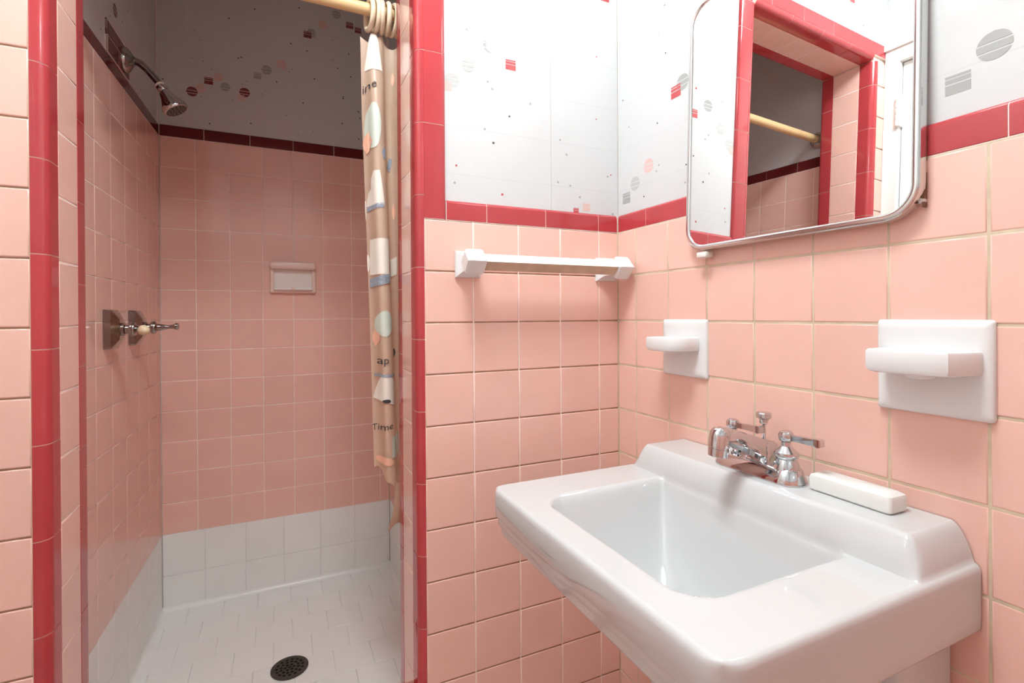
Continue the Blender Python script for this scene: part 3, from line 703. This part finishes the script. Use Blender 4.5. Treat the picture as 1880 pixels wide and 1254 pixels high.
# ---- shower soap dish (recessed, pink ceramic)
rsd = thing('shower_soap_dish', (-.7225, YB, H-.052), 'recessed ceramic soap dish with a hooded top in the shower back wall', 'soap dish')
mat('blush_ceramic', (238, 214, 204), .2)
mat('grey_ceramic', (238, 235, 230), .25)
def bk(name, lo, hi, m, bev=.003, par=rsd): return box(name, (lo[0], lo[1], lo[2]), (hi[0], hi[1], hi[2]), m, par, bev, 3)
x0, x1, z0, z1 = -.8045, -.6405, H-.113, H+.008
bk('dish_back', (x0+.004, YB-.004, z0+.004), (x1-.004, YB-.0006, z1-.01), 'grey_ceramic', .001)
bk('hood', (x0-.001, YB-.034, z1-.030), (x1+.001, YB-.0005, z1), 'blush_ceramic', .010)
bk('side', (x0, YB-.014, z0), (x0+.014, YB-.0004, z1-.026), 'blush_ceramic', .004)
bk('side', (x1-.014, YB-.014, z0), (x1, YB-.0004, z1-.026), 'blush_ceramic', .004)
bk('lip', (x0, YB-.016, z0), (x1, YB-.0004, z0+.016), 'blush_ceramic', .004)
bk('tray_floor', (x0+.012, YB-.028, z0+.010), (x1-.012, YB-.002, z0+.020), 'grey_ceramic', .004)
bk('notch', (-.730, YB-.031, z0+.011), (-.716, YB-.026, z0+.0215), 'blush_ceramic', .003)

# ---- shower head
ya = .737; xa = frL.p(ya-YB, 0).x; za = H+.534
shd = thing('shower_fixture', (xa, ya, za), 'chrome shower head on a bent arm high on the shower wall', 'shower head')
nL = frL.N
lathe('wall_flange', [(0, .0003), (.036, .0003), (.035, .005), (.028, .012), (.018, .018), (.0125, .022), (0, .022)], frL.p(ya-YB, za), nL, 'tarnished_chrome', shd, 28)
A0 = Vector((xa, ya, za))
arm = [A0+Vector(d) for d in ((.004, 0, 0), (.022, 0, .001), (.036, 0, -.004), (.050, 0, -.016), (.066, 0, -.034), (.084, 0, -.056))]
link('arm', tube_mesh('arm', local(shd, arm), .0105, 16), 'tarnished_chrome', shd)
ax = Vector((.50, -.05, -.86)).normalized()
B0 = A0+Vector((.081, 0, -.054))
lathe('tape_collar', [(0, 0), (.0125, 0), (.0125, .006), (0, .006)], B0, ax, 'print_white', shd, 16)
hd = lathe('head', [(.011, .004), (.0135, .007), (.0135, .019), (.0125, .022), (.0165, .030), (.0200, .045), (.0290, .064), (.0345, .075), (.0350, .081), (.0330, .0845), (.0310, .0850), (0, .0850)], B0, ax, 'chrome', shd, 32, 35)
link('spray_face', lathe_mesh('spray_face', [(0, .0846), (.0295, .0846), (.0285, .0858), (0, .0862)], 28), 'spray_plate', hd)
for rad_, cnt in ((.025, 14), (.017, 10), (.009, 6)):
    for i in range(cnt):
        t = 2*math.pi*i/cnt
        nz_ = link('nozzle', TC.setdefault('nozz', lathe_mesh('nozzle', [(0, 0), (.0022, 0), (.0016, .0016), (0, .0016)], 6)), None, hd)
        if not nz_.data.materials: nz_.data.materials.append(MATS['dark_nozzle'])
        nz_.location = (rad_*math.cos(t), rad_*math.sin(t), .0858)

# ---- shower valves
def valve(yv, label, levdir):
    c = frL.p(yv-YB, H-.235)
    t = thing('shower_valve', c, label, 'valve', 'lever valves on the shower wall')
    def q2(hy, hz, n, r=.008): return [tuple(c+frL.U*a+Z*b+nL*n-t.location) for a, b in rr2(hy, hz, r, 4)]
    link('escutcheon', loft_mesh('escutcheon', [q2(.034, .051, .0003, .006), q2(.033, .050, .016, .006), q2(.030, .046, .019, .006), q2(.0185, .026, .031, .006), q2(.0165, .020, .032, .006)], 18), 'tarnished_chrome', t)
    lathe('stem', [(.017, .028), (.0165, .038), (.012, .040), (.012, .046), (.0175, .048), (.019, .053), (.0175, .059), (.012, .062), (.010, .064)], c, nL, 'tarnished_chrome', t, 22)
    e0 = c+nL*.068
    pts = [c+nL*.058, c+nL*.068, e0+levdir*.010, e0+levdir*.024, e0+levdir*.036, e0+levdir*.046]
    hnd = link('lever', tube_mesh('lever', local(t, pts), [.009, .0105, .0085, .0055, .0062, .0085], 14), 'tarnished_chrome', t)
    return t, e0
v1, e1 = valve(.566, 'nearer chrome shower valve, its lever tipped with ivory plastic', Vector((.35, -.75, -.05)).normalized())
lathe('lever_tip', [(0, 0), (.0095, .001), (.0135, .007), (.0130, .014), (.008, .024), (0, .027)], e1+Vector((.35, -.75, -.05)).normalized()*.030, Vector((.35, -.75, -.05)), 'pearl_lever', v1, 16)
v2, e2 = valve(.778, 'farther chrome shower valve with a thin lever pointing into the shower', Vector((.95, -.15, .05)).normalized())
lathe('lever_tip', [(0, 0), (.009, .001), (.0105, .005), (.009, .010), (0, .012)], e2+Vector((.95, -.15, .05)).normalized()*.040, Vector((.95, -.15, .05)), 'tarnished_chrome', v2, 16)

# ---- curtain rod, rings, curtain
YR_, ZRod = .240, H+.553
cr = thing('curtain_rod', (-.76, YR_, ZRod), 'tan wooden curtain rod across the top of the shower', 'rod')
xl0 = frL.p(YR_-YB, 0).x
lathe('pole', [(0, 0), (.0145, 0), (.0145, XSR-xl0-.004), (0, XSR-xl0-.004)], (xl0+.002, YR_, ZRod), X, 'wood_rod', cr, 24)
for x, d in ((xl0+.0005, X), (XSR-.0005, -X)):
    lathe('socket', [(0, 0), (.030, 0), (.030, .004), (.020, .008), (.0185, .022), (.0150, .022), (.0150, .006), (0, .006)], (x, YR_, ZRod), d, 'stainless', cr, 24)
RX = [-.567, -.551, -.537, -.523, -.509, -.494, -.470, -.445]
RL = ['ivory curtain ring nearest the open side of the rod', 'second ivory curtain ring from the open side', 'third ivory curtain ring from the open side', 'fourth ivory curtain ring from the open side', 'fifth ivory curtain ring from the open side, nearly hidden', 'ivory curtain ring beside the red jamb trim', 'ivory curtain ring tucked behind the jamb', 'last ivory curtain ring against the hidden end']
RR, RT = .034, .0062
for i, x in enumerate(RX):
    cz = -(RR-RT-.0148)-.0002
    tilt = random.uniform(-.14, .14); yw = random.uniform(-.12, .12)
    pts = [(math.sin(a)*RR*yw+math.cos(a)*RR*tilt*0, math.sin(a)*RR, math.cos(a)*RR) for a in [2*math.pi*k/28 for k in range(28)]]
    me = tube_mesh('curtain_ring', pts, RT, 10, 60, True)
    o = link('curtain_ring', me, 'ivory_plastic'); o.location = (x, YR_, ZRod+cz)
    tag(o, RL[i], 'ring', 'rings on the curtain rod')
cur = thing('shower_curtain', (-.5, YR_, .6), 'tan vinyl shower curtain with printed shapes and words, bunched beside the jamb', 'curtain')
ZCT = H+.497
def zbot(s): return H-.590-.062*sm(s/.32)-.17*sm((s-.36)/.10)-.12*sm((s-.5)/.2)+.006*math.sin(s*40)
def csurf(s, z):
    t = (ZCT-z)/1.30
    xl = -.588+.034*min(1, t*1.1); xr = -.385+.01*t
    A = .010+.022*sm(t*6)
    ph = 2*math.pi*2.7*s+.25*math.sin(5*t)
    x = xl+(xr-xl)*s+.003*math.sin(2*ph)
    y = YR_+.004-A*math.cos(ph-.25*math.sin(5*t)*0 - math.pi*.92)*(1-.25*math.sin(9*s)) + .006*math.sin(7*t+6*s)
    y = max(y, YJ+.008)
    return Vector((x, y, z))
ns, nzc = 110, 90
vv = []; ff = []
for j in range(nzc+1):
    for i in range(ns+1):
        s = i/ns; zt = ZCT-.022*abs(math.sin(math.pi*3.5*s+.5))**1.5; zb_ = zbot(s)
        vv.append(csurf(s, zt+(zb_-zt)*j/nzc))
for j in range(nzc):
    for i in range(ns): a = j*(ns+1)+i; ff.append((a, a+1, a+ns+2, a+ns+1))
link('sheet', mesh('sheet', local(cur, vv), ff, True), 'curtain_vinyl', cur)
def conv_px(px, py):
    """photo position of a print -> place along the sheet and height (measured at the sheet's distance)"""
    best = None
    return -.5705+(px-680)/746., H-.204+(579-py)*.00134
SX = [(i/600.) for i in range(601)]
def s_of(x, z):
    return min(SX, key=lambda s: abs(csurf(s, z).x-x)+(.3*max(0, csurf(s, z).y-YR_-.01)))
def onsheet(s, z, d=.0012):
    p = csurf(s, z); du = csurf(s+.004, z)-csurf(s-.004, z); dv = csurf(s, z+.004)-csurf(s, z-.004)
    n = du.cross(dv).normalized()
    if n.y > 0: n = -n
    return p+n*d
def patch(px, py, w, h, m, shape='oval', skew=0, d=.0012):
    x, z = conv_px(px, py); hw = w/2/746.; hh = h/2*.00134
    K = 10; v = []; f = []
    for j in range(K+1):
        for i in range(K+1):
            a = -1+2*i/K; b = -1+2*j/K
            if shape == 'oval':
                a_, b_ = a*math.sqrt(1-b*b/2), b*math.sqrt(1-a*a/2)
            elif shape == 'fan': a_, b_ = a*(.72-.28*b)*(1 if b < .5 else math.cos((b-.5)*1.4)), b
            elif shape == 'leaf': a_, b_ = a*(1-abs(b)**1.6), b
            else: a_, b_ = a, b
            zz = z+hh*b_+skew*hh*a_; s = s_of(x+hw*a_, zz); v.append(onsheet(s, zz, d))
    for j in range(K):
        for i in range(K): q = j*(K+1)+i; f.append((q, q+1, q+K+2, q+K+1))
    return link('printed_shape', mesh('printed_shape', local(cur, v), f, True), m, cur)
patch(690, 90, 30, 66, 'print_white', 'fan'); patch(688, 228, 24, 84, 'print_mint', 'oval', 0)
patch(680, 256, 12, 40, 'print_coral', 'leaf', 0, .002); patch(692, 343, 26, 62, 'print_white', 'fan'); patch(692, 377, 24, 9, 'print_blue', 'box', .5)
patch(674, 380, 9, 36, 'print_white', 'box'); patch(698, 470, 28, 66, 'print_white', 'box', 0); patch(699, 514, 30, 17, 'print_blue', 'box', .5, .002)
patch(681, 480, 7, 34, 'print_white', 'leaf'); patch(704, 594, 28, 48, 'print_mint', 'oval'); patch(692, 620, 10, 34, 'print_coral', 'leaf')
patch(709, 715, 42, 52, 'print_white', 'fan', -.3); patch(709, 690, 38, 5, 'print_blue', 'box', -.2, .002); patch(707, 737, 12, 7, 'print_ink', 'oval', 0, .002)
patch(726, 824, 20, 40, 'print_mint', 'box'); patch(706, 850, 28, 15, 'print_coral', 'oval', -.3); patch(706, 278, 10, 26, 'print_blue', 'leaf')
patch(721, 290, 12, 28, 'print_blue', 'leaf', .6); patch(728, 128, 7, 24, 'print_coral', 'leaf'); patch(727, 486, 15, 34, 'print_white', 'box', .2)
patch(727, 650, 8, 18, 'print_ink', 'leaf'); patch(729, 380, 7, 32, 'print_coral', 'leaf')
def word(txt, px, py, wpx, tilt=0):
    cu = bpy.data.curves.new('t', 'FONT'); cu.body = txt; cu.size = 1; cu.align_x = 'CENTER'; cu.resolution_u = 3
    to = bpy.data.objects.new('t', cu); COL.objects.link(to)
    dg = bpy.context.evaluated_depsgraph_get(); me = bpy.data.meshes.new_from_object(to.evaluated_get(dg))
    bpy.data.objects.remove(to); bpy.data.curves.remove(cu)
    xs = [v.co.x for v in me.vertices]; w0 = max(xs)-min(xs); k = wpx/746./w0
    x, z = conv_px(px, py)
    for v in me.vertices:
        a, b = v.co.x*k, v.co.y*k*1.2; zz = z+b+a*tilt; s = s_of(x+a, zz); v.co = onsheet(s, zz, .0022)-cur.location
    me.name = 'printed_word'; return link('printed_word', me, 'print_ink', cur)
# torn corner of the hem hanging below the main fold
hp = [(738, 906), (722, 884), (716, 930), (738, 930), (710, 950), (728, 950), (738, 952), (703, 971), (719, 962), (738, 966)]
hy = [.222, .212, .206, .224, .200, .208, .226, .196, .210, .228]
hv = [Vector((conv_px(px, py)[0], y, conv_px(px, py)[1])) for (px, py), y in zip(hp, hy)]
link('hem_flap', mesh('hem_flap', local(cur, hv), [(0, 1, 2, 3), (3, 2, 4, 5, 6), (4, 7, 8, 5), (5, 8, 9, 6)], True), 'curtain_vinyl', cur)
word('ine', 683, 160, 20, .35); word('ap', 702, 668, 15, 0); word('Time', 702, 792, 30, .25)

# ---- floor drain
dr = thing('floor_drain', (-.753, .613, FZ), 'round dark perforated drain in the white shower floor', 'drain')
lathe('drain_body', [(0, .0004), (.050, .0004), (.050, .0010), (0, .0010)], (-.753, .613, FZ), Z, 'drain_dark', dr, 36)
holes = [(0, 0)]+[(.0125*math.cos(math.radians(a)), .0125*math.sin(math.radians(a))) for a in range(0, 360, 60)]+[(.0245*math.cos(math.radians(a+15)), .0245*math.sin(math.radians(a+15))) for a in range(0, 360, 30)]+[(.0365*math.cos(math.radians(a+5)), .0365*math.sin(math.radians(a+5))) for a in range(0, 360, 24)]
def grate():
    bm = bmesh.new(); n = 64; R_ = .0525
    pts = [(R_*math.cos(2*math.pi*i/n), R_*math.sin(2*math.pi*i/n)) for i in range(n)]
    loops = [pts]+[[(hx+.0045*math.cos(2*math.pi*i/10), hy+.0045*math.sin(2*math.pi*i/10)) for i in range(10)] for hx, hy in holes]
    es = []
    for lp in loops:
        v_ = [bm.verts.new((a, b, .0034)) for a, b in lp]
        es += [bm.edges.new((v_[i], v_[(i+1) % len(v_)])) for i in range(len(v_))]
    bmesh.ops.triangle_fill(bm, use_beauty=True, use_dissolve=False, edges=es)
    hs = [Vector((a, b, 0)) for a, b in holes]
    kill = [f for f in bm.faces if any((Vector((f.calc_center_median().x, f.calc_center_median().y, 0))-h).length < .0040 for h in hs)]
    bmesh.ops.delete(bm, geom=kill, context='FACES_ONLY')
    ex = bmesh.ops.extrude_face_region(bm, geom=list(bm.faces))
    for v_ in ex['geom']:
        if isinstance(v_, bmesh.types.BMVert): v_.co.z = .0012
    return bm_mesh(bm, 'grate', None)
link('grate', grate(), 'cast_drain', dr)
bpy.context.view_layer.update()
